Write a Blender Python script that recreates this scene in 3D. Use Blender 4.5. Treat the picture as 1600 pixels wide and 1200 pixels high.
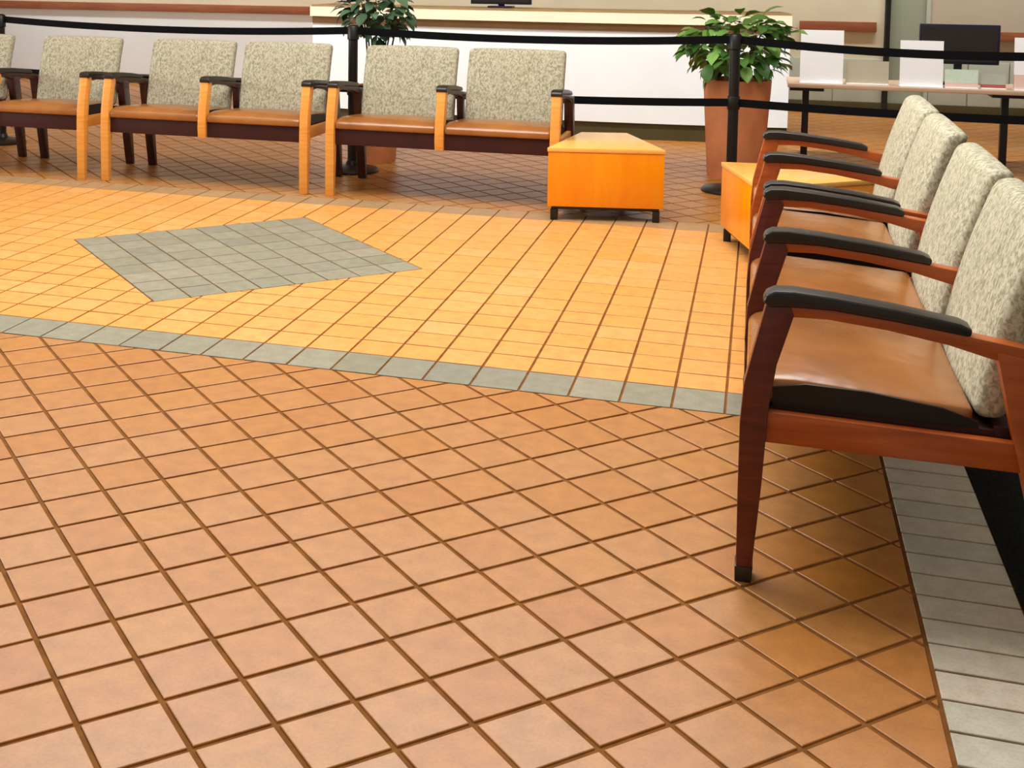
import bpy, bmesh, math, random
from mathutils import Vector, Matrix, noise
random.seed(7)
scene = bpy.context.scene
C = scene.collection
for o in list(bpy.data.objects):
    bpy.data.objects.remove(o, do_unlink=True)

# ------------------------------------------------------------------ camera
CAM_H = 1.3764
cam = bpy.data.cameras.new('camera')
cam.sensor_fit = 'HORIZONTAL'
cam.sensor_width = 36.0
cam.lens = 1963.66 / 1600 * 36.0
cam.shift_x = (800 - 563.13) / 1600          # the photo is an off-centre crop
cam.shift_y = (94.34 - 600) / 1600
cam.clip_start, cam.clip_end = 0.05, 100
camo = bpy.data.objects.new('camera', cam)
C.objects.link(camo)
YAW, PITCH, ROLL = math.radians(-17.654), math.radians(4.553), math.radians(-0.463)
fwd = Vector((math.sin(YAW) * math.cos(PITCH), math.cos(YAW) * math.cos(PITCH), -math.sin(PITCH)))
rgt = Vector((math.cos(YAW), -math.sin(YAW), 0))
dwn = fwd.cross(rgt)
cr, sr = math.cos(ROLL), math.sin(ROLL)
rgt, dwn = cr * rgt + sr * dwn, -sr * rgt + cr * dwn
M4 = Matrix((rgt, -dwn, -fwd)).transposed().to_4x4()
M4.translation = (0, 0, CAM_H)
camo.matrix_world = M4
scene.camera = camo

# ------------------------------------------------------------------ light
world = bpy.data.worlds.new('room_daylight')
scene.world = world
world.use_nodes = True
wb = world.node_tree.nodes['Background']
wb.inputs[0].default_value = (1.0, 0.90, 0.74, 1)
wb.inputs[1].default_value = 0.40
def area(name, loc, target, sx, sy, power, col):
    l = bpy.data.lights.new(name, 'AREA')
    l.shape = 'RECTANGLE'; l.size, l.size_y = sx, sy
    l.energy = power; l.color = col
    o = bpy.data.objects.new(name, l)
    C.objects.link(o)
    o.location = loc
    o.rotation_euler = (Vector(target) - Vector(loc)).to_track_quat('-Z', 'Y').to_euler()
    return o
area('skylight', (-1.6, 4.9, 4.6), (-1.6, 4.9, 0), 4.6, 3.0, 320, (1.0, 0.97, 0.93))
area('floor_sheen_fill', (-2.6, 7.1, 3.9), (-2.6, 2.5, 0.8), 6.5, 1.5, 140, (0.97, 0.98, 1.0))  # added light high above the far seats, gives the floor its sheen
area('left_fill', (-9.5, 4.2, 2.1), (0, 4.2, 0.7), 6.0, 2.4, 260, (1.0, 0.98, 0.94))  # added fill from the left, brightens faces turned that way
area('counter_fill', (-1.4, 8.6, 2.95), (-1.4, 9.9, 0.6), 7.8, 0.2, 53, (0.94, 0.98, 1.0)).data.spread = math.radians(60)  # added unseen light to brighten the counter front
area('back_wall_fill', (-2.5, 11.6, 2.95), (-2.5, 12.5, 0.7), 12.0, 0.2, 70, (0.96, 0.99, 1.0)).data.spread = math.radians(70)  # added unseen light to lift the back wall
vs = scene.view_settings
vs.view_transform = 'Standard'; vs.look = 'None'
vs.exposure = 0.0; vs.gamma = 1.0; vs.use_curve_mapping = False

# ------------------------------------------------------------------ materials
def srgb(r, g, b):
    f = lambda c: (c / 12.92 if c <= 0.04045 else ((c + 0.055) / 1.055) ** 2.4)
    return (f(r / 255), f(g / 255), f(b / 255), 1)
def new_mat(name, rough=0.5, spec=0.5):
    m = bpy.data.materials.new(name)
    m.use_nodes = True
    nt = m.node_tree
    b = nt.nodes['Principled BSDF']
    b.inputs['Roughness'].default_value = rough
    b.inputs['Specular IOR Level'].default_value = spec
    return m, nt, b
def ramp(nt, fac, stops):
    r = nt.nodes.new('ShaderNodeValToRGB')
    e = r.color_ramp.elements
    while len(e) < len(stops): e.new(0.5)
    for k, (p, c) in enumerate(stops):
        e[k].position = p; e[k].color = c
    nt.links.new(fac, r.inputs[0])
    return r.outputs[0]
def noise_node(nt, scale, detail=3, vec=None, dist=0.0):
    n = nt.nodes.new('ShaderNodeTexNoise')
    n.inputs['Scale'].default_value = scale
    n.inputs['Detail'].default_value = detail
    n.inputs['Distortion'].default_value = dist
    if vec: nt.links.new(vec, n.inputs['Vector'])
    return n.outputs[0]
def math_node(nt, op, a, b=None):
    n = nt.nodes.new('ShaderNodeMath'); n.operation = op
    for k, v in enumerate((a, b)):
        if v is None: continue
        if isinstance(v, (int, float)): n.inputs[k].default_value = v
        else: nt.links.new(v, n.inputs[k])
    return n.outputs[0]
def mix_col(nt, fac, a, b, mode='MIX'):
    n = nt.nodes.new('ShaderNodeMix'); n.data_type = 'RGBA'; n.blend_type = mode
    for idx, v in ((0, fac), (6, a), (7, b)):
        if isinstance(v, (int, float)): n.inputs[idx].default_value = v
        elif isinstance(v, tuple): n.inputs[idx].default_value = v
        else: nt.links.new(v, n.inputs[idx])
    return n.outputs[2]
def bump(nt, b, h, strength, dist=0.002):
    n = nt.nodes.new('ShaderNodeBump')
    n.inputs['Strength'].default_value = strength
    n.inputs['Distance'].default_value = dist
    nt.links.new(h, n.inputs['Height'])
    nt.links.new(n.outputs[0], b.inputs['Normal'])
def tile_mat(name, cols, rough, spec, grain=0.25):
    """glazed/quarry tile: own tone for each tile, soft mottling inside it"""
    m, nt, b = new_mat(name, rough, spec)
    oi = nt.nodes.new('ShaderNodeObjectInfo').outputs['Random']
    geo = nt.nodes.new('ShaderNodeNewGeometry')
    rnd = math_node(nt, 'FRACT', math_node(nt, 'ADD', oi, geo.outputs['Random Per Island']))
    base = ramp(nt, rnd, [(k / (len(cols) - 1), c) for k, c in enumerate(cols)])
    n1 = noise_node(nt, 20, 4, geo.outputs['Position'])
    n2 = noise_node(nt, 130, 2, geo.outputs['Position'])
    mot = ramp(nt, n1, [(0.30, (0.84, 0.82, 0.78, 1)), (0.68, (1.10, 1.11, 1.12, 1))])
    c = mix_col(nt, grain * 3 if grain < 0.33 else 1.0, base, mot, 'MULTIPLY')
    sp = ramp(nt, n2, [(0.36, (0.86, 0.82, 0.76, 1)), (0.55, (1.03, 1.03, 1.03, 1))])
    c = mix_col(nt, 0.55, c, sp, 'MULTIPLY')
    nt.links.new(c, b.inputs['Base Color'])
    bump(nt, b, n1, 0.12, 0.004)
    return m
def plain(name, col, rough=0.5, spec=0.4, var=0.08, scale=6.0, metal=0.0):
    m, nt, b = new_mat(name, rough, spec)
    b.inputs['Metallic'].default_value = metal
    geo = nt.nodes.new('ShaderNodeNewGeometry')
    n = noise_node(nt, scale, 3, geo.outputs['Position'])
    lo = tuple(x * (1 - var) for x in col[:3]) + (1,)
    hi = tuple(min(1, x * (1 + var)) for x in col[:3]) + (1,)
    nt.links.new(ramp(nt, n, [(0.3, lo), (0.7, hi)]), b.inputs['Base Color'])
    return m
def wood_mat(name, dark, mid, light, rough=0.35, axis=(3, 3, 28), spec=0.5):
    m, nt, b = new_mat(name, rough, spec)
    tc = nt.nodes.new('ShaderNodeTexCoord')
    mp = nt.nodes.new('ShaderNodeMapping')
    mp.inputs['Scale'].default_value = axis
    nt.links.new(tc.outputs['Object'], mp.inputs[0])
    n = noise_node(nt, 1.6, 5, mp.outputs[0], 0.6)
    nt.links.new(ramp(nt, n, [(0.25, dark), (0.5, mid), (0.75, light)]), b.inputs['Base Color'])
    return m

M = {}
M['terracotta'] = tile_mat('terracotta_quarry_tile', [srgb(176, 112, 46), srgb(180, 120, 56), srgb(180, 124, 68), srgb(178, 114, 42), srgb(182, 122, 52)], 0.40, 0.7, 0.27)
M['golden'] = tile_mat('golden_quarry_tile', [srgb(220, 154, 78), srgb(224, 160, 86), srgb(222, 154, 74), srgb(226, 164, 96)], 0.45, 0.45, 0.27)
M['slate'] = tile_mat('grey_green_tile', [srgb(136, 132, 110), srgb(146, 142, 122), srgb(132, 130, 114), srgb(152, 144, 124)], 0.5, 0.35)
M['tan_tile'] = tile_mat('tan_border_tile', [srgb(176, 136, 92), srgb(166, 134, 96), srgb(180, 142, 96)], 0.5, 0.35)
M['ivory'] = tile_mat('ivory_strip_tile', [srgb(186, 176, 160), srgb(196, 188, 170), srgb(184, 180, 164), srgb(200, 186, 170)], 0.5, 0.35)
M['grout'] = plain('brown_grout', srgb(128, 82, 40), 0.9, 0.1, 0.2, 20)
M['carpet'] = plain('charcoal_carpet', srgb(26, 27, 25), 0.95, 0.05, 0.5, 160)
M['wood'] = wood_mat('honey_wood', srgb(222, 146, 58), srgb(230, 158, 70), srgb(238, 170, 86))
M['cherry'] = wood_mat('cherry_wood', srgb(150, 66, 22), srgb(172, 82, 28), srgb(190, 98, 38))
M['cherry_shaded'] = wood_mat('shaded_cherry_wood', srgb(74, 24, 18), srgb(94, 33, 21), srgb(112, 44, 26))  # nearest bench's front legs: shade on their sides put into the colour
M['wood_shaded'] = wood_mat('shaded_honey_wood', srgb(44, 18, 14), srgb(58, 26, 20), srgb(72, 34, 24))  # far row's rear legs and arm rails, darkened in colour for shade
M['maple_top'] = wood_mat('pale_maple_top', srgb(244, 180, 84), srgb(248, 190, 96), srgb(250, 200, 110), 0.25, (5, 1.2, 5), 0.6)
M['maple'] = wood_mat('amber_maple_veneer', srgb(244, 138, 4), srgb(248, 150, 6), srgb(250, 162, 14), 0.22, (7, 7, 1.2), 0.6)
M['black'] = plain('black_polyurethane', srgb(34, 28, 27), 0.32, 0.5, 0.1)
M['black_metal'] = plain('black_metal', srgb(16, 14, 14), 0.4, 0.5, 0.1)
M['belt'] = plain('black_webbing', srgb(14, 14, 17), 0.8, 0.1, 0.1, 90)
M['underseat'] = plain('dark_maroon_board', srgb(58, 24, 22), 0.6, 0.3, 0.1)
M['vinyl'], nt, b = new_mat('tan_vinyl', 0.24, 0.75)
g = nt.nodes.new('ShaderNodeNewGeometry')
n1 = noise_node(nt, 5, 3, g.outputs['Position'])
nt.links.new(ramp(nt, n1, [(0.3, srgb(140, 84, 36)), (0.7, srgb(166, 106, 50))]), b.inputs['Base Color'])
bump(nt, b, noise_node(nt, 9, 2, g.outputs['Position']), 0.35, 0.01)
M['vinyl_black'] = plain('black_vinyl', srgb(14, 15, 15), 0.4, 0.4, 0.1)
# patterned upholstery: cream ground with scattered olive and taupe leaf flecks
M['fabric'], nt, b = new_mat('leaf_fleck_fabric', 0.9, 0.1)
tc = nt.nodes.new('ShaderNodeTexCoord').outputs['Object']
mp = nt.nodes.new('ShaderNodeMapping'); mp.inputs['Scale'].default_value = (1.25, 1, 0.8); nt.links.new(tc, mp.inputs[0])
f1 = ramp(nt, noise_node(nt, 80, 3, mp.outputs[0], 0.8), [(0.38, (0, 0, 0, 1)), (0.58, (1, 1, 1, 1))])
f2 = ramp(nt, noise_node(nt, 58, 3, mp.outputs[0], 1.2), [(0.55, (0, 0, 0, 1)), (0.66, (1, 1, 1, 1))])
c = mix_col(nt, f1, srgb(152, 147, 122), srgb(200, 194, 172))
c = mix_col(nt, math_node(nt, 'MULTIPLY', f2, 0.4), c, srgb(124, 122, 86))
nt.links.new(c, b.inputs['Base Color'])
M['wall_white'] = plain('white_painted_panel', srgb(232, 236, 236), 0.6, 0.3, 0.03, 2)
M['wall_cream'] = plain('cream_wall_paint', srgb(214, 204, 176), 0.7, 0.2, 0.05, 2)
M['wall_taupe'] = plain('taupe_wall_paint', srgb(186, 174, 152), 0.7, 0.2, 0.05, 2)
M['ledge'] = plain('cream_laminate', srgb(240, 226, 196), 0.4, 0.4, 0.03, 3)
M['rail_brown'] = wood_mat('brown_chair_rail_wood', srgb(128, 70, 40), srgb(146, 82, 48), srgb(160, 96, 60), 0.5, (2, 20, 20))
M['tan_trim'] = plain('tan_reveal', srgb(140, 112, 74), 0.6, 0.3, 0.08, 5)
M['cove'] = plain('olive_cove_base', srgb(70, 62, 34), 0.5, 0.3, 0.1, 5)
M['pot'] = plain('terracotta_pot', srgb(214, 138, 92), 0.6, 0.3, 0.14, 7)
M['soil'] = plain('dark_soil', srgb(44, 30, 20), 0.95, 0.1, 0.3, 60)
M['bark'] = plain('brown_stem', srgb(74, 62, 36), 0.8, 0.2, 0.2, 40)
M['paper'] = plain('white_card', srgb(250, 250, 250), 0.6, 0.2, 0.01, 5)
M['paper_pink'] = plain('pale_pink_card', srgb(232, 196, 184), 0.6, 0.2, 0.04, 5)
M['paper_green'] = plain('pale_green_card', srgb(206, 224, 204), 0.6, 0.2, 0.05, 30)
M['navy'] = plain('dark_navy_plastic', srgb(18, 20, 40), 0.35, 0.4, 0.3, 14)
M['red'] = plain('dull_red_card', srgb(170, 92, 80), 0.7, 0.2, 0.1, 12)
M['tabletop'] = plain('beige_tabletop_laminate', srgb(206, 176, 148), 0.4, 0.4, 0.05, 5)
M['grey_panel'] = plain('grey_green_panel', srgb(176, 182, 166), 0.6, 0.3, 0.06, 5)
M['glass_panel'], nt, b = new_mat('frosted_green_glass', 0.25, 0.5)
b.inputs['Base Color'].default_value = srgb(176, 184, 160)
b.inputs['Transmission Weight'].default_value = 0.35
def leaf_mat(name, a, bcol):
    m, nt, b = new_mat(name, 0.4, 0.45)
    oi = nt.nodes.new('ShaderNodeObjectInfo').outputs['Random']
    nt.links.new(ramp(nt, oi, [(0.0, a), (1.0, bcol)]), b.inputs['Base Color'])
    return m
M['leaf_bright'] = leaf_mat('bright_green_leaf', srgb(48, 98, 34), srgb(140, 192, 96))
M['leaf_dark'] = leaf_mat('dark_green_leaf', srgb(22, 54, 34), srgb(96, 132, 98))

# ------------------------------------------------------------------ helpers
def tag(o, label=None, cat=None, group=None, kind=None):
    if label: o['label'] = label
    if cat: o['category'] = cat
    if group: o['group'] = group
    if kind: o['kind'] = kind
    return o
def thing(name, loc=(0, 0, 0), rz=0.0, label=None, cat=None, group=None):
    o = bpy.data.objects.new(name, None)
    o.empty_display_size = 0.1
    C.objects.link(o)
    o.location = loc; o.rotation_euler = (0, 0, rz)
    return tag(o, label, cat, group)
def link(name, me, parent=None, loc=(0, 0, 0), rz=0.0):
    o = bpy.data.objects.new(name, me)
    C.objects.link(o)
    o.parent = parent
    o.location = loc; o.rotation_euler = (0, 0, rz)
    return o
def finish(bm, name, mat, smooth=False, angle=0.6):
    bmesh.ops.recalc_face_normals(bm, faces=bm.faces)
    me = bpy.data.meshes.new(name)
    if smooth:
        for f in bm.faces: f.smooth = True
        for e in bm.edges:
            if len(e.link_faces) == 2 and e.calc_face_angle(0) > angle: e.smooth = False
    bm.to_mesh(me); bm.free()
    me.materials.append(mat)
    return me
def box_bm(x0, x1, y0, y1, z0, z1, bev=0.0, seg=2):
    bm = bmesh.new()
    bmesh.ops.create_cube(bm, size=1)
    for v in bm.verts:
        v.co = Vector(((x0 + x1) / 2 + v.co.x * (x1 - x0), (y0 + y1) / 2 + v.co.y * (y1 - y0), (z0 + z1) / 2 + v.co.z * (z1 - z0)))
    if bev: bmesh.ops.bevel(bm, geom=bm.edges[:], offset=bev, segments=seg, affect='EDGES', profile=0.6)
    return bm
def box(name, mat, parent, x0, x1, y0, y1, z0, z1, bev=0.0, seg=2):
    return link(name, finish(box_bm(x0, x1, y0, y1, z0, z1, bev, seg), name, mat, bev > 0), parent)
def profile_mesh(name, mat, pts, u0, u1, bev=0.004, seg=2):
    """side profile (v, z) extruded along u from u0 to u1"""
    bm = bmesh.new()
    a = [bm.verts.new((u0, v, z)) for v, z in pts]
    c = [bm.verts.new((u1, v, z)) for v, z in pts]
    bm.faces.new(a); bm.faces.new(c[::-1])
    n = len(pts)
    for k in range(n): bm.faces.new((a[k], c[k], c[(k + 1) % n], a[(k + 1) % n]))
    bmesh.ops.recalc_face_normals(bm, faces=bm.faces)
    if bev:
        ed = [e for e in bm.edges if abs(e.verts[0].co.x - e.verts[1].co.x) < 1e-6 or e.calc_face_angle(0) > 0.6]
        bmesh.ops.bevel(bm, geom=ed, offset=bev, segments=seg, affect='EDGES', profile=0.6)
    return finish(bm, name, mat, True)
def rounded_box(name, mat, size, r, n=(10, 6, 6), warp=None):
    """box with rolled edges, evenly gridded so that warp() can crown or lean it"""
    hx, hy, hz = (s / 2 for s in size)
    def axis(h, k):
        e = [h - r * (1 - math.cos(t * math.pi / 6)) if False else h - r + r * math.sin(t * math.pi / 6) for t in range(1, 3)]
        inner = [-(h - r) + 2 * (h - r) * j / k for j in range(k + 1)]
        return [-h] + [-x for x in e[::-1]] + inner + e + [h]
    ax = [axis(hx, n[0]), axis(hy, n[1]), axis(hz, n[2])]
    bm = bmesh.new(); cache = {}
    def V(i, j, k):
        key = (i, j, k)
        if key not in cache:
            p = Vector((ax[0][i], ax[1][j], ax[2][k]))
            q = Vector([max(-(h - r), min(h - r, c)) for c, h in zip(p, (hx, hy, hz))])
            d = p - q
            if d.length > 1e-9:
                d = d * (r / d.length)
            p = q + d
            if warp: p = Vector(warp(p.x, p.y, p.z))
            cache[key] = bm.verts.new(p)
        return cache[key]
    N = [len(a) - 1 for a in ax]
    for a, b_, c_ in ((0, 1, 2), (1, 2, 0), (2, 0, 1)):
        for s in (0, N[c_]):
            for i in range(N[a]):
                for j in range(N[b_]):
                    q = []
                    for di, dj in ((0, 0), (1, 0), (1, 1), (0, 1)):
                        idx = [0, 0, 0]; idx[a] = i + di; idx[b_] = j + dj; idx[c_] = s
                        q.append(V(*idx))
                    if len(set(q)) == 4:
                        try: bm.faces.new(q)
                        except ValueError: pass
    bmesh.ops.remove_doubles(bm, verts=bm.verts, dist=1e-6)
    return finish(bm, name, mat, True, 1.4)
def lathe(name, mat, prof, seg=32, cap=True):
    bm = bmesh.new(); rings = []
    for r, z in prof:
        rings.append([bm.verts.new((r * math.cos(2 * math.pi * k / seg), r * math.sin(2 * math.pi * k / seg), z)) for k in range(seg)])
    for a, b_ in zip(rings, rings[1:]):
        for k in range(seg): bm.faces.new((a[k], a[(k + 1) % seg], b_[(k + 1) % seg], b_[k]))
    if cap:
        bm.faces.new(rings[0][::-1]); bm.faces.new(rings[-1])
    return finish(bm, name, mat, True, 0.7)
def tube(name, mat, pts, radii, seg=8):
    bm = bmesh.new(); rings = []
    for k, p in enumerate(pts):
        d = (pts[min(k + 1, len(pts) - 1)] - pts[max(k - 1, 0)]).normalized()
        a = d.orthogonal().normalized(); b_ = d.cross(a)
        rings.append([bm.verts.new(p + radii[k] * (a * math.cos(2 * math.pi * t / seg) + b_ * math.sin(2 * math.pi * t / seg))) for t in range(seg)])
    for r0, r1 in zip(rings, rings[1:]):
        best = min(range(seg), key=lambda s: (r1[s].co - r0[0].co).length)
        for t in range(seg): bm.faces.new((r0[t], r0[(t + 1) % seg], r1[(t + 1 + best) % seg], r1[(t + best) % seg]))
    bm.faces.new(rings[0][::-1]); bm.faces.new(rings[-1])
    return finish(bm, name, mat, True)

# ------------------------------------------------------------------ floor
T = 0.16
X_EDGE = 0.362                     # where the ivory strip starts
STRIP_W = 0.216
Y_B0, Y_B1 = 3.92, 4.122           # near grey border
Y_F0, Y_F1 = 6.618, 6.82           # far grey border
XL, XR = -12.0, 7.0
bm = box_bm(XL, XR, -1.5, 12.5, -0.12, -0.004)
floor = tag(link('floor', finish(bm, 'floor', M['grout'])), 'tiled lobby floor with brown grout, diagonal terracotta and a golden inlay', None, None, 'structure')

def clip(poly, nx, ny, d):
    """keep nx*x+ny*y <= d"""
    out = []
    for k in range(len(poly)):
        p, q = poly[k], poly[(k + 1) % len(poly)]
        a, b_ = nx * p[0] + ny * p[1] - d, nx * q[0] + ny * q[1] - d
        if a <= 0: out.append(p)
        if (a < 0 < b_) or (b_ < 0 < a):
            t = a / (a - b_)
            out.append((p[0] + t * (q[0] - p[0]), p[1] + t * (q[1] - p[1])))
    return out
def parea(p):
    return 0.5 * sum(p[k][0] * p[(k + 1) % len(p)][1] - p[(k + 1) % len(p)][0] * p[k][1] for k in range(len(p)))
def inset(poly, d):
    if parea(poly) < 0: poly = poly[::-1]
    out = poly
    n = len(poly)
    for k in range(n):
        p, q = poly[k], poly[(k + 1) % n]
        ex, ey = q[0] - p[0], q[1] - p[1]
        L = math.hypot(ex, ey)
        if L < 1e-6: continue
        nx, ny = ey / L, -ex / L
        out = clip(out, nx, ny, nx * p[0] + ny * p[1] - d)
        if len(out) < 3: return []
    # drop repeated corners
    res = []
    for p in out:
        if not res or math.hypot(p[0] - res[-1][0], p[1] - res[-1][1]) > 1e-4: res.append(p)
    if len(res) > 2 and math.hypot(res[0][0] - res[-1][0], res[0][1] - res[-1][1]) < 1e-4: res.pop()
    return res if len(res) > 2 and abs(parea(res)) > 1e-4 else []
def tile_geo(verts, faces, poly, z=0.0):
    """slightly cushioned tile: top, eased edge, side"""
    top = inset(poly, 0.0014)
    if len(top) != len(poly): top = None
    b0 = len(verts); n = len(poly)
    if top:
        verts += [(x, y, z) for x, y in top]
        verts += [(x, y, z - 0.0010) for x, y in poly]
        faces.append(tuple(range(b0, b0 + n)))
        for k in range(n): faces.append((b0 + k, b0 + n + k, b0 + n + (k + 1) % n, b0 + (k + 1) % n))
        o = b0 + n
    else:
        verts += [(x, y, z) for x, y in poly]
        faces.append(tuple(range(b0, b0 + n)))
        o = b0
    b1 = len(verts)
    verts += [(x, y, z - 0.006) for x, y in poly]
    for k in range(n): faces.append((o + k, b1 + k, b1 + (k + 1) % n, o + (k + 1) % n))
def proj(x, y, z=0.0):
    d = Vector((x, y, z - CAM_H))
    w = d.dot(fwd)
    if w < 0.2: return None
    return 563.13 + 1963.66 * d.dot(rgt) / w, 94.34 + 1963.66 * d.dot(dwn) / w
def seen_area(polys):
    s = 0
    for poly in polys:
        q = [proj(*p) for p in poly]
        if any(v is None for v in q): continue
        if not any(-5 < v[0] < 1605 and -5 < v[1] < 1205 for v in q): continue
        s += abs(parea(q))
    return s
def lay(name, mat, tiles, joint, limit=290, want=True):
    """tiles: list of lists of convex polygons (one list for each tile)"""
    done = []
    for polys in tiles:
        P = [q for q in (inset(p, joint / 2) for p in polys) if q] if joint else polys
        if P: done.append(P)
    order = sorted(range(len(done)), key=lambda k: -seen_area(done[k])) if want else range(len(done))
    ones = [k for k in list(order)[:limit] if seen_area(done[k]) > 60] if want else []
    picked = set(ones); cache = {}
    for k in ones:
        P = done[k]
        cx = sum(p[0] for q in P for p in q) / sum(len(q) for q in P)
        cy = sum(p[1] for q in P for p in q) / sum(len(q) for q in P)
        key = tuple(sorted((round(p[0] - cx, 3), round(p[1] - cy, 3)) for q in P for p in q))
        if key not in cache:
            vs_, fs_ = [], []
            for q in P: tile_geo(vs_, fs_, [(x - cx, y - cy) for x, y in q])
            me = bpy.data.meshes.new(name); me.from_pydata(vs_, [], fs_); me.materials.append(mat); me.update()
            cache[key] = me
        o = link(name, cache[key], floor, (cx, cy, random.uniform(-0.0004, 0.0004)))
        o.rotation_euler = (random.gauss(0, 0.0012), random.gauss(0, 0.0012), 0)
    vs_, fs_ = [], []
    for k in range(len(done)):
        if k not in picked:
            for q in done[k]: tile_geo(vs_, fs_, q)
    if vs_:
        me = bpy.data.meshes.new(name + '_field'); me.from_pydata(vs_, [], fs_); me.materials.append(mat); me.update()
        tag(link(name + '_field', me, floor), kind='stuff')

# terracotta squares laid at 45 degrees, near field and far field
S2 = math.sqrt(0.5)
def tb(tx, ty): return ((tx - ty) * S2, (tx + ty) * S2)
def diag(x0, x1, y0, y1):
    out = []
    ox, oy = 8.4279, 15.4503
    R = int(18 / T)
    for i in range(-R, R):
        for j in range(-R, R):
            cx, cy = tb((ox + i + 0.5) * T, (oy + j + 0.5) * T)
            if cx < x0 - T or cx > x1 + T or cy < y0 - T or cy > y1 + T: continue
            p = [tb((ox + i + a) * T, (oy + j + b_) * T) for a, b_ in ((0, 0), (1, 0), (1, 1), (0, 1))]
            if parea(p) < 0: p = p[::-1]
            p = clip(p, 1, 0, x1); p = clip(p, -1, 0, -x0) if p else p
            p = clip(p, 0, 1, y1) if p else p; p = clip(p, 0, -1, -y0) if p else p
            if len(p) > 2 and abs(parea(p)) > 6e-4: out.append([p])
    return out
lay('terracotta_tile', M['terracotta'], diag(-7.0, X_EDGE, 0.6, Y_B0), 0.0115)
lay('far_terracotta_tile', M['terracotta'], diag(-9.5, 4.2, Y_F1, 12.5), 0.0115, want=False)
# golden field, squares in line with the border, cut round the grey diamond
DC, DR = (-2.292, 5.37), 0.884
de = [(sx * S2, sy * S2, (sx * DC[0] + sy * DC[1] + DR) * S2) for sx, sy in ((1, 1), (1, -1), (-1, 1), (-1, -1))]
X0 = -0.066
gold = []
JG = 0.0085
de2 = [(nx, ny, d + JG / 2) for nx, ny, d in de]
for i in range(-55, 3):
    xa, xb = X0 + i * T, min(X0 + (i + 1) * T, X_EDGE)
    if xb - xa < 0.02: continue
    ny_ = 16
    h = (Y_F0 - Y_B1) / ny_
    for j in range(ny_):
        full = inset([(xa, Y_B1 + j * h), (xb, Y_B1 + j * h), (xb, Y_B1 + (j + 1) * h), (xa, Y_B1 + (j + 1) * h)], JG / 2)
        core = full
        for nx, ny, d in de2:
            core = clip(core, nx, ny, d) if len(core) > 2 else []
        if len(core) < 3 or abs(parea(core)) < 1e-6:
            gold.append([full]); continue
        rem, pieces = full, []
        for nx, ny, d in de2:
            if len(rem) < 3: break
            o_ = clip(rem, -nx, -ny, -d)
            if len(o_) > 2 and abs(parea(o_)) > 2e-4: pieces.append(o_)
            rem = clip(rem, nx, ny, d)
        if pieces: gold.append(pieces)
lay('golden_tile', M['golden'], gold, 0.0)
dia = []
s = DR * math.sqrt(2) / 8
for i in range(8):
    for j in range(8):
        q = []
        for a, b_ in ((0, 0), (1, 0), (1, 1), (0, 1)):
            a_, c_ = (i + a - 4) * s, (j + b_ - 4) * s
            q.append((DC[0] + (a_ - c_) * S2, DC[1] + (a_ + c_) * S2))
        dia.append([q])
lay('diamond_tile', M['slate'], dia, 0.007)
def row(x_a, x_b, y0, y1, step, x0):
    out = []
    k = math.floor((x_a - x0) / step)
    while x0 + k * step < x_b:
        xa, xb = max(x_a, x0 + k * step), min(x_b, x0 + (k + 1) * step)
        if xb - xa > 0.02: out.append([[(xa, y0), (xb, y0), (xb, y1), (xa, y1)]])
        k += 1
    return out
lay('border_tile', M['slate'], row(-9.0, X_EDGE, Y_B0, Y_B1, T, X0), 0.0075)
lay('far_border_tile', M['tan_tile'], row(-9.0, 4.2, Y_F0, Y_F1, T, X0), 0.0075)
strip = []
k = 0
while 1.0 + k * 0.1042 < Y_F0 - 0.02:
    ya, yb = 1.0 + k * 0.1042 + 0.032, min(1.0 + (k + 1) * 0.1042 + 0.032, Y_F0)
    strip.append([[(X_EDGE, ya), (X_EDGE + STRIP_W, ya), (X_EDGE + STRIP_W, yb), (X_EDGE, yb)]])
    k += 1
lay('ivory_strip_tile', M['ivory'], strip, 0.008)
tag(box('floor_carpet', M['carpet'], None, X_EDGE + STRIP_W, XR, 0.0, Y_F0, -0.004, 0.004), 'charcoal carpet beyond the ivory tile strip', None, None, 'structure')

# ------------------------------------------------------------------ far walls
YW = 12.5
def struct(name, mat, x0, x1, y0, y1, z0, z1, label=None, bev=0.0, parent=None):
    o = box(name, mat, parent, x0, x1, y0, y1, z0, z1, bev)
    if parent is None: tag(o, label, None, None, 'structure')
    return o
wall = struct('wall_back', M['wall_cream'], XL, 1.09, YW, YW + 0.15, 0, 3.2, 'cream back wall behind the counter and waiting seats')
wl = struct('wainscot_panel', M['wall_white'], XL, 0.2, YW - 0.015, YW, 0.1, 0.80, parent=wall)
struct('trim_1', M['rail_brown'], XL, -3.75, YW - 0.05, YW, 0.80, 0.885, 'brown wooden chair rail along the left back wall', 0.006)
struct('trim_2', M['rail_brown'], 0.35, 1.02, YW - 0.05, YW, 0.755, 0.845, 'short brown wooden chair rail behind the sign table', 0.006)
struct('baseboard_back', M['cove'], XL, XR, YW - 0.03, YW, 0, 0.1, 'olive base strip along the back wall', 0.004)
struct('trim_3', M['black_metal'], 1.095, 1.135, YW - 0.06, YW + 0.1, 0, 3.0, 'dark upright frame at the end of the cream wall')
win = struct('window_1', M['glass_panel'], 1.135, 1.46, YW + 0.02, YW + 0.04, 0.0, 3.0, 'narrow frosted greenish glass panel beside the dark frame')
box('window_frame', M['grey_panel'], win, 1.44, 1.475, YW - 0.02, YW + 0.1, 0, 3.0)
wr = struct('wall_right_back', M['wall_taupe'], 1.475, XR, YW, YW + 0.15, 0, 3.2, 'taupe wall section at the far right')
struct('trim_4', M['rail_brown'], 1.78, XR, YW - 0.05, YW, 0.70, 0.78, 'brown wooden rail along the taupe wall', 0.006)
xs = [0.22, 0.66, 1.09]
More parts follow.
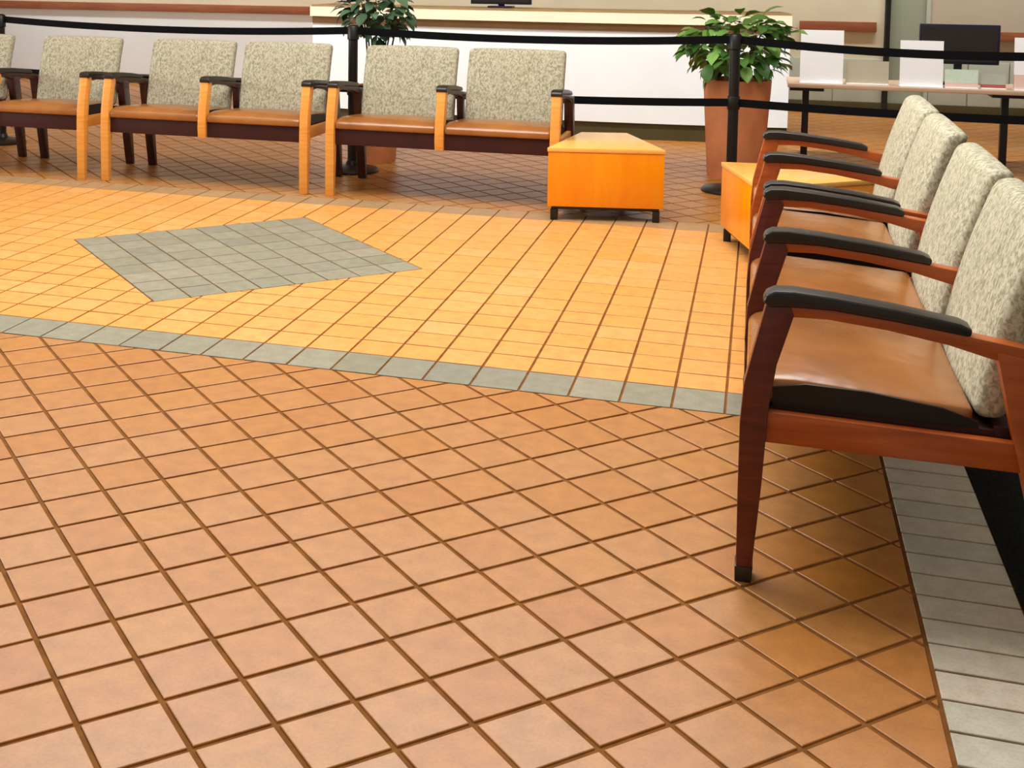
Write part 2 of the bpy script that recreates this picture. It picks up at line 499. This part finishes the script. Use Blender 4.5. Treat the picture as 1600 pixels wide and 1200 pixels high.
for a, b_ in ((0.24, 0.655), (0.665, 1.085), (1.48, 1.80), (1.81, 2.14), (2.15, 2.6)):
    box('wall_panel', M['grey_panel'], wr if a > 1.2 else wall, a, b_, YW - 0.02, YW, 0.1, 0.5, 0.004)

struct('ceiling', M['wall_white'], XL, XR, 7.0, YW, 3.0, 3.1, 'unseen white ceiling added to shade the counter side of the lobby')  # unseen soffit, put in to darken the far floor
# curved reception counter with a white front
ct = thing('reception_counter', (-1.70, 9.9, 0), 0, 'long white-fronted reception counter with cream ledge behind the seats', 'counter')
def arc_band(name, mat, r_in, r_out, z0, z1, half, parent, cy, n=36, bev=0):
    bm = bmesh.new(); g_ = []
    for k in range(n + 1):
        a = -half + 2 * half * k / n
        s_, c_ = math.sin(a), math.cos(a)
        g_.append([bm.verts.new((r * s_, cy - r * c_, z)) for r, z in ((r_in, z0), (r_out, z0), (r_out, z1), (r_in, z1))])
    for a, b_ in zip(g_, g_[1:]):
        for t in range(4): bm.faces.new((a[t], b_[t], b_[(t + 1) % 4], a[(t + 1) % 4]))
    bm.faces.new(g_[0]); bm.faces.new(g_[-1][::-1])
    return link(name, finish(bm, name, mat, True, 0.5), parent)
RC = 12.0
HALF = math.asin(1.92 / RC)
arc_band('front_panel', M['wall_white'], RC - 0.3, RC, 0.13, 0.845, HALF, ct, RC - 0.02)
arc_band('base_strip', M['cove'], RC - 0.3, RC - 0.02, 0.0, 0.13, HALF, ct, RC - 0.02)
arc_band('reveal_strip', M['tan_trim'], RC - 0.3, RC + 0.01, 0.845, 0.905, HALF, ct, RC - 0.02)
arc_band('counter_ledge', M['ledge'], RC - 0.45, RC + 0.05, 0.905, 0.985, HALF, ct, RC - 0.02)
arc_band('ledge_trim', M['tan_trim'], RC - 0.40, RC + 0.02, 0.985, 1.0, HALF, ct, RC - 0.02)
def monitor(name, loc, w, h, foot, label, rz=0.0):
    t = thing(name, loc, rz, label, 'monitor')
    box('stand_base', M['navy'], t, -0.10, 0.10, -0.07, 0.07, 0, 0.015, 0.004)
    box('stand_neck', M['navy'], t, -0.025, 0.025, 0.0, 0.03, 0.015, foot + 0.05, 0.004)
    box('casing', M['navy'], t, -w / 2, w / 2, -0.02, 0.02, foot, foot + h, 0.006)
    box('screen', M['black'], t, -w / 2 + 0.018, w / 2 - 0.018, -0.0225, -0.0195, foot + 0.018, foot + h - 0.018, 0.0)
    return t
monitor('desk_monitor', (-2.02, 10.12, 1.0), 0.5, 0.32, 0.028, 'dark monitor on the white-fronted reception counter')

# ------------------------------------------------------------------ waiting seats
SP = 0.655                          # distance between arm centres
LEG_F = [(-0.014, 0.0), (0.017, 0.0), (0.034, 0.22), (0.044, 0.40), (0.058, 0.50), (0.090, 0.612), (0.082, 0.634), (0.032, 0.634), (0.010, 0.54), (-0.010, 0.45), (-0.016, 0.36), (-0.016, 0.20)]
LEG_MID = [(-0.008, 0.302), (0.036, 0.302), (0.044, 0.40), (0.058, 0.50), (0.090, 0.612), (0.082, 0.634), (0.032, 0.634), (0.010, 0.54), (-0.010, 0.45), (-0.014, 0.36)]
LEG_R = [(0.490, 0.575), (0.572, 0.562), (0.590, 0.45), (0.622, 0.24), (0.650, 0.0), (0.617, 0.0), (0.566, 0.24), (0.528, 0.40)]
LEG_RM = [(0.490, 0.575), (0.545, 0.566), (0.560, 0.45), (0.575, 0.315), (0.530, 0.315), (0.515, 0.40)]
ARM_W = [(0.060, 0.632), (0.170, 0.632), (0.300, 0.619), (0.440, 0.601), (0.560, 0.584), (0.592, 0.572), (0.590, 0.545), (0.560, 0.545), (0.480, 0.557), (0.400, 0.578), (0.280, 0.598), (0.160, 0.610), (0.075, 0.608)]
ARM_P = [(0.024, 0.640), (0.030, 0.655), (0.048, 0.665), (0.090, 0.667), (0.170, 0.661), (0.296, 0.647), (0.420, 0.628), (0.443, 0.618), (0.440, 0.602), (0.300, 0.620), (0.170, 0.633), (0.085, 0.632), (0.036, 0.628)]
RAIL = [(0.030, 0.390), (0.545, 0.379), (0.548, 0.317), (0.034, 0.320)]
def seat_warp(x, y, z):
    # y: -front .. +back ; waterfall front, gentle crown
    v = y + 0.228
    crown = 0.016 * math.cos(math.pi * x / 0.62) * math.sin(math.pi * max(0, min(1, v / 0.46)))
    fall = -0.028 * max(0, 1 - v / 0.09) ** 2
    slope = -0.030 * (v / 0.46)
    k = (z + 0.035) / 0.07
    return (x, v, 0.428 + z + (crown + fall + slope) * max(0, k))
def back_warp(x, y, z):
    t = (z + 0.2225) / 0.445
    v = 0.495 + 0.118 * t - 0.014 * math.sin(math.pi * t) - 0.010 * math.cos(math.pi * x / 0.6) * (1 if y < 0 else 0.3)
    return (x, v + y, 0.407 + 0.445 * t - 0.006 * (x / 0.29) ** 2 * t)
ME = {}
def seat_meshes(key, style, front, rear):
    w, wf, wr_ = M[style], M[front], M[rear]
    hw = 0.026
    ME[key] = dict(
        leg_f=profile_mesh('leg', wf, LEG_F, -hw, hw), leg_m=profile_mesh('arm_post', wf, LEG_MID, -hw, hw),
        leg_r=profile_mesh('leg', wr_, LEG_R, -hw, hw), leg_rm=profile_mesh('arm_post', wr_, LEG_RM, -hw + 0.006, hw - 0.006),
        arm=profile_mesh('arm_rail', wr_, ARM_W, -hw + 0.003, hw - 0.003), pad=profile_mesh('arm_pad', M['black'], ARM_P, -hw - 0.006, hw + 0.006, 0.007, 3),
        rail=profile_mesh('side_rail', w, RAIL, -0.014, 0.014),
        seat=rounded_box('seat', M['vinyl'], (SP - 0.05, 0.466, 0.07), 0.02, (12, 10, 2), seat_warp),
        side=profile_mesh('seat_side', M['vinyl_black'], [(0.052, 0.392), (0.470, 0.386), (0.470, 0.405), (0.40, 0.428), (0.25, 0.446), (0.12, 0.449), (0.052, 0.436)], -0.004, 0.004, 0),
        back=rounded_box('backrest', M['fabric'], (0.588, 0.066, 0.445), 0.026, (10, 2, 10), back_warp),
        apron=None)
seat_meshes('far', 'wood', 'wood', 'wood_shaded'); seat_meshes('near', 'cherry', 'cherry_shaded', 'cherry'); seat_meshes('next', 'cherry', 'cherry', 'cherry')
GLIDE = profile_mesh('foot_glide', M['black'], [(-0.016, 0.0), (0.019, 0.0), (0.022, 0.035), (-0.017, 0.035)], -0.028, 0.028, 0.002)
def bench(name, n, loc, rz, key, label, cat, group):
    t = thing(name, loc, rz, label, cat, group)
    m = ME[key]
    W = n * SP
    for k in range(n + 1):
        u = k * SP
        end = k in (0, n)
        lf = link('leg' if end else 'arm_post', m['leg_f'] if end else m['leg_m'], t, (u, 0, 0))
        link('leg' if end else 'arm_post', m['leg_r'] if end else m['leg_rm'], t, (u, 0, 0))
        if end and key == 'near': tag(link('foot_glide', GLIDE, lf, (0, 0, 0)), 'black foot glide')
        a = link('arm_rail', m['arm'], t, (u, 0, 0))
        tag(link('arm_pad', m['pad'], a, (0, 0, 0)), 'black arm pad')
        link('side_rail', m['rail'], t, (u, 0, 0))
    for k in range(n):
        u = (k + 0.5) * SP
        s_ = link('seat', m['seat'], t, (u, 0, 0))
        for sg in (-1, 1):
            link('seat_side', m['side'], s_, (sg * (SP / 2 - 0.0245), 0, 0))
        link('backrest', m['back'], t, (u, 0, 0))
    box('front_apron', M['underseat'], t, 0.026, W - 0.026, 0.012, 0.036, 0.302, 0.392, 0.004)
    box('seat_pan', M['underseat'], t, 0.02, W - 0.02, 0.036, 0.50, 0.372, 0.392, 0.0)
    box('rear_rail', M['underseat'], t, 0.02, W - 0.02, 0.50, 0.535, 0.325, 0.40, 0.004)
    return t
YF = 6.885
GF = 'waiting seats in the far row'
GR = 'waiting seats in the right-hand row'
bench('two_seat_bench', 2, (-2.372, YF, 0), 0, 'far', 'two-seat bench with patterned backs beside the left wedge table', 'bench', GF)
bench('two_seat_bench', 2, (-3.845, YF, 0), 0, 'far', 'two-seat patterned bench in the far row, left of the belt post and darker plant', 'bench', GF)
bench('armchair', 1, (-4.668, YF, 0), 0, 'far', 'single patterned armchair near the left edge of the far row', 'armchair', GF)
bench('armchair', 1, (-5.50, YF, 0), 0, 'far', 'patterned armchair cut off by the left edge of the photo', 'armchair', GF)
bench('two_seat_bench', 2, (0.0, 2.866 + 2 * SP, 0), -math.pi / 2, 'near', 'nearest two-seat bench with patterned backs and tan vinyl seats, front right', 'bench', GR)
bench('two_seat_bench', 2, (0.0, 4.295 + 2 * SP, 0), -math.pi / 2, 'next', 'second two-seat bench in the right row, next to the right wedge table', 'bench', GR)

# ------------------------------------------------------------------ wedge tables
def wedge(name, pts, label):
    cx = sum(p[0] for p in pts) / 4; cy = sum(p[1] for p in pts) / 4
    t = thing(name, (cx, cy, 0), 0, label, 'table', 'wedge-shaped corner tables')
    P = [(x - cx, y - cy) for x, y in pts]
    def slab(nm, mat, poly, z0, z1, bev):
        bm = bmesh.new()
        a = [bm.verts.new((x, y, z0)) for x, y in poly]; c_ = [bm.verts.new((x, y, z1)) for x, y in poly]
        bm.faces.new(a); bm.faces.new(c_)
        for k in range(4): bm.faces.new((a[k], a[(k + 1) % 4], c_[(k + 1) % 4], c_[k]))
        bmesh.ops.recalc_face_normals(bm, faces=bm.faces)
        bmesh.ops.bevel(bm, geom=bm.edges[:], offset=bev, segments=2, affect='EDGES', profile=0.6)
        return link(nm, finish(bm, nm, mat, True), t)
    slab('cabinet_body', M['maple'], inset(P, 0.004), 0.075, 0.367, 0.004)
    slab('table_top', M['maple_top'], P, 0.368, 0.392, 0.006)
    slab('plinth_frame', M['black_metal'], inset(P, 0.02), 0.058, 0.075, 0.002)
    for x, y in inset(P, 0.032):
        box('leg', M['black_metal'], t, x - 0.018, x + 0.018, y - 0.018, y + 0.018, 0, 0.06, 0.003)
    return t
wedge('wedge_table', [(-1.06, 6.62), (-0.452, 6.74), (-0.715, 7.36), (-0.975, 7.30)], 'amber wedge-shaped table at the end of the far row of seats')
wedge('wedge_table', [(0.02, 5.77), (0.60, 6.22), (0.45, 6.52), (-0.165, 6.45)], 'amber wedge-shaped table behind the right-hand row of seats')

# ------------------------------------------------------------------ belt posts
def strip_belt(p, q, z, sag, parent, origin):
    bm = bmesh.new()
    n = 16; d = Vector((q[0] - p[0], q[1] - p[1], 0)); L = d.length; d.normalize()
    nrm = Vector((-d.y, d.x, 0)) * 0.0015; g_ = []
    for k in range(n + 1):
        s_ = k / n
        c_ = Vector((p[0] - origin[0], p[1] - origin[1], 0)) + d * (0.03 + s_ * (L - 0.06))
        zz = z - sag * 4 * s_ * (1 - s_)
        g_.append([bm.verts.new(c_ + o_ + Vector((0, 0, zz + h_))) for o_, h_ in ((nrm, -0.024), (-nrm, -0.024), (-nrm, 0.024), (nrm, 0.024))])
    for a, b_ in zip(g_, g_[1:]):
        for t in range(4): bm.faces.new((a[t], b_[t], b_[(t + 1) % 4], a[(t + 1) % 4]))
    bm.faces.new(g_[0]); bm.faces.new(g_[-1][::-1])
    return link('belt', finish(bm, 'belt', M['belt'], True, 0.6), parent)
POLE = lathe('pole', M['black_metal'], [(0.031, 0.02), (0.031, 0.90)], 20)
BASE = lathe('base', M['black_metal'], [(0.175, 0.0), (0.175, 0.012), (0.165, 0.022), (0.10, 0.034), (0.045, 0.045), (0.034, 0.07)], 36)
HEAD = lathe('head', M['black_metal'], [(0.031, 0.86), (0.038, 0.865), (0.038, 0.945), (0.03, 0.955), (0.01, 0.96)], 20)
BOXM = lathe('belt_cassette', M['black_metal'], [(0.036, 0.50), (0.038, 0.505), (0.038, 0.575), (0.036, 0.58)], 20)
posts = [(-5.36, 8.05), (-2.52, 7.76), (-0.14, 7.85), (2.2, 7.62)]
labels = ['black belt post standing at the far left edge behind the armchairs', 'black belt post between two benches in front of the darker plant',
          'black belt post in front of the terracotta planter with bright leaves', 'black belt post beyond the right edge of the sign table']
for k, (x, y) in enumerate(posts):
    t = thing('belt_post', (x, y, 0), 0, labels[k], 'belt post', 'black belt posts across the lobby')
    for nm, me in (('base', BASE), ('pole', POLE), ('head', HEAD), ('belt_cassette', BOXM)): link(nm, me, t)
    # each belt hangs from the post whose cassette it runs out of
    for j, sag_u, sag_l in {1: [(0, 0.035, 0.01)], 2: [(1, 0.03, 0.02), (3, 0.05, 0.02)]}.get(k, []):
        strip_belt((x, y), posts[j], 0.92, sag_u, t, (x, y))
        strip_belt((x, y), posts[j], 0.54, sag_l, t, (x, y))

# ------------------------------------------------------------------ planters with plants
def leaf_mesh(name, mat):
    L = [(0, 0), (0.20, 0.20), (0.45, 0.32), (0.72, 0.26), (1.0, 0)]
    bm = bmesh.new(); mid = []; l_ = []; r_ = []
    for t, w in L:
        z = 0.10 * math.sin(t * 2.2) - 0.28 * t * t
        mid.append(bm.verts.new((t, 0, z)))
        if w: l_.append(bm.verts.new((t, w, z + 0.06))); r_.append(bm.verts.new((t, -w, z + 0.06)))
    for side in (l_, r_):
        bm.faces.new((mid[0], mid[1], side[0])); bm.faces.new((mid[3], mid[4], side[2]))
        for k in range(2): bm.faces.new((mid[k + 1], mid[k + 2], side[k + 1], side[k]))
    return finish(bm, name, mat, True, 1.5)
def plant(loc, pot_r, pot_h, crown_c, crown_r, n, mat, label, leaf_len, stems=7):
    t = thing('potted_plant', loc, 0, label, 'plant', 'potted plants by the counter')
    p = link('planter', lathe('planter', M['pot'], [(pot_r * 0.80, 0), (pot_r * 0.82, 0.02), (pot_r * 1.0, pot_h - 0.01), (pot_r * 0.99, pot_h), (pot_r * 0.92, pot_h), (pot_r * 0.90, pot_h - 0.05)], 40, True), t)
    link('soil', lathe('soil', M['soil'], [(pot_r * 0.90, pot_h - 0.05), (pot_r * 0.5, pot_h - 0.03), (0.01, pot_h - 0.025)], 24, False), p)
    me = leaf_mesh('leaf', mat)
    tips = []
    for s_ in range(stems):
        a = 2 * math.pi * s_ / stems + random.uniform(-0.3, 0.3)
        rr = random.uniform(0.35, 0.85)
        tip = Vector((crown_c[0] + crown_r[0] * rr * math.cos(a), crown_c[1] + crown_r[1] * rr * math.sin(a), crown_c[2] + crown_r[2] * random.uniform(-0.3, 0.7)))
        b0 = Vector((0.04 * math.cos(a), 0.04 * math.sin(a), pot_h - 0.06))
        m_ = b0.lerp(tip, 0.5) + Vector((0, 0, 0.06))
        link('stem', tube('stem', M['bark'], [b0, b0.lerp(m_, 0.6), m_, tip], [0.008, 0.007, 0.006, 0.003], 6), t)
        tips.append((b0, m_, tip))
    for k in range(n):
        while True:
            d = Vector((random.uniform(-1, 1), random.uniform(-1, 1), random.uniform(-1, 1)))
            if 0.35 < d.length < 1: break
        pos = Vector((crown_c[0] + d.x * crown_r[0], crown_c[1] + d.y * crown_r[1], crown_c[2] + d.z * crown_r[2]))
        o = link('leaf', me, t, pos)
        out = math.atan2(d.y, d.x) + random.uniform(-0.7, 0.7)
        sc = leaf_len * random.uniform(0.7, 1.2)
        o.rotation_euler = (random.uniform(-0.5, 0.5), random.uniform(-0.25, 0.75) - 0.5 * d.z, out)
        o.scale = (sc, sc, sc)
    return t
plant((-0.13, 8.42, 0), 0.212, 0.635, (-0.01, 0, 0.86), (0.33, 0.28, 0.21), 260, M['leaf_bright'], 'bright green leafy plant in a tall terracotta planter behind the belt post', 0.125)
plant((-2.50, 8.22, 0), 0.17, 0.52, (0.0, 0, 1.03), (0.23, 0.20, 0.20), 190, M['leaf_dark'], 'darker green leafy plant rising behind the far row of benches', 0.105)

# ------------------------------------------------------------------ sign table
tb_ = thing('sign_table', (1.05, 9.25, 0), 0, 'low beige table with black T-shaped legs holding white signs', 'table')
ZT = 0.565
box('table_top', M['tabletop'], tb_, -0.86, 1.05, -0.25, 0.30, ZT - 0.028, ZT, 0.005)
for x in (-0.735, 0.515):
    lg = box('leg', M['black_metal'], tb_, x - 0.022, x + 0.022, -0.05, 0.0, 0.03, ZT - 0.05, 0.003)
    box('leg_bracket', M['black_metal'], lg, x - 0.11, x + 0.11, -0.23, 0.26, ZT - 0.05, ZT - 0.029, 0.003)
    box('leg_foot', M['black_metal'], lg, x - 0.03, x + 0.03, -0.24, 0.26, 0.0, 0.03, 0.004)
def sign(name, X, Y, w, h, mat, label, cat='sign', tilt=0.12, rz=0.0, line=None):
    t = thing(name, (X, Y, ZT), rz, label, cat)
    bm = box_bm(-w / 2, w / 2, -0.004, 0.004, 0.006, h)
    o = link('panel', finish(bm, 'panel', mat), t); o.rotation_euler = (-tilt, 0, 0)
    bm = box_bm(-w / 2, w / 2, -0.03, 0.05, 0, 0.008, 0.002)
    link('foot', finish(bm, 'foot', M['paper']), t)
    if line:
        bm = box_bm(-w / 2, w / 2, -0.005, 0.005, 0.006, h * 0.3)
        q = link('lower_band', finish(bm, 'lower_band', line), t); q.rotation_euler = (-tilt, 0, 0)
    return t
sign('table_sign', 0.405, 9.06, 0.275, 0.365, M['paper'], 'large blank-looking white sign at the left end of the sign table')
sign('table_sign', 1.03, 9.06, 0.265, 0.31, M['paper'], 'white sign in the middle of the table, in front of the dark monitor')
sign('table_sign', 1.72, 9.06, 0.27, 0.345, M['paper'], 'white sign with pink lower band at the right edge of the photo', line=M['paper_pink'])
sign('brochure', 1.275, 9.07, 0.20, 0.125, M['paper_green'], 'small pale green brochure below the dark monitor', 'brochure', line=M['paper_pink'])
sign('brochure', 1.47, 9.10, 0.15, 0.10, M['grey_panel'], 'small grey brochure with red band beside the pale green one', 'brochure', line=M['red'])
sign('brochure', 0.70, 9.12, 0.27, 0.16, M['wall_taupe'], 'taupe card leaning between the two left white signs', 'brochure')
monitor('table_monitor', (1.29, 9.36, ZT), 0.50, 0.27, 0.14, 'dark navy monitor standing on the sign table behind a white sign')
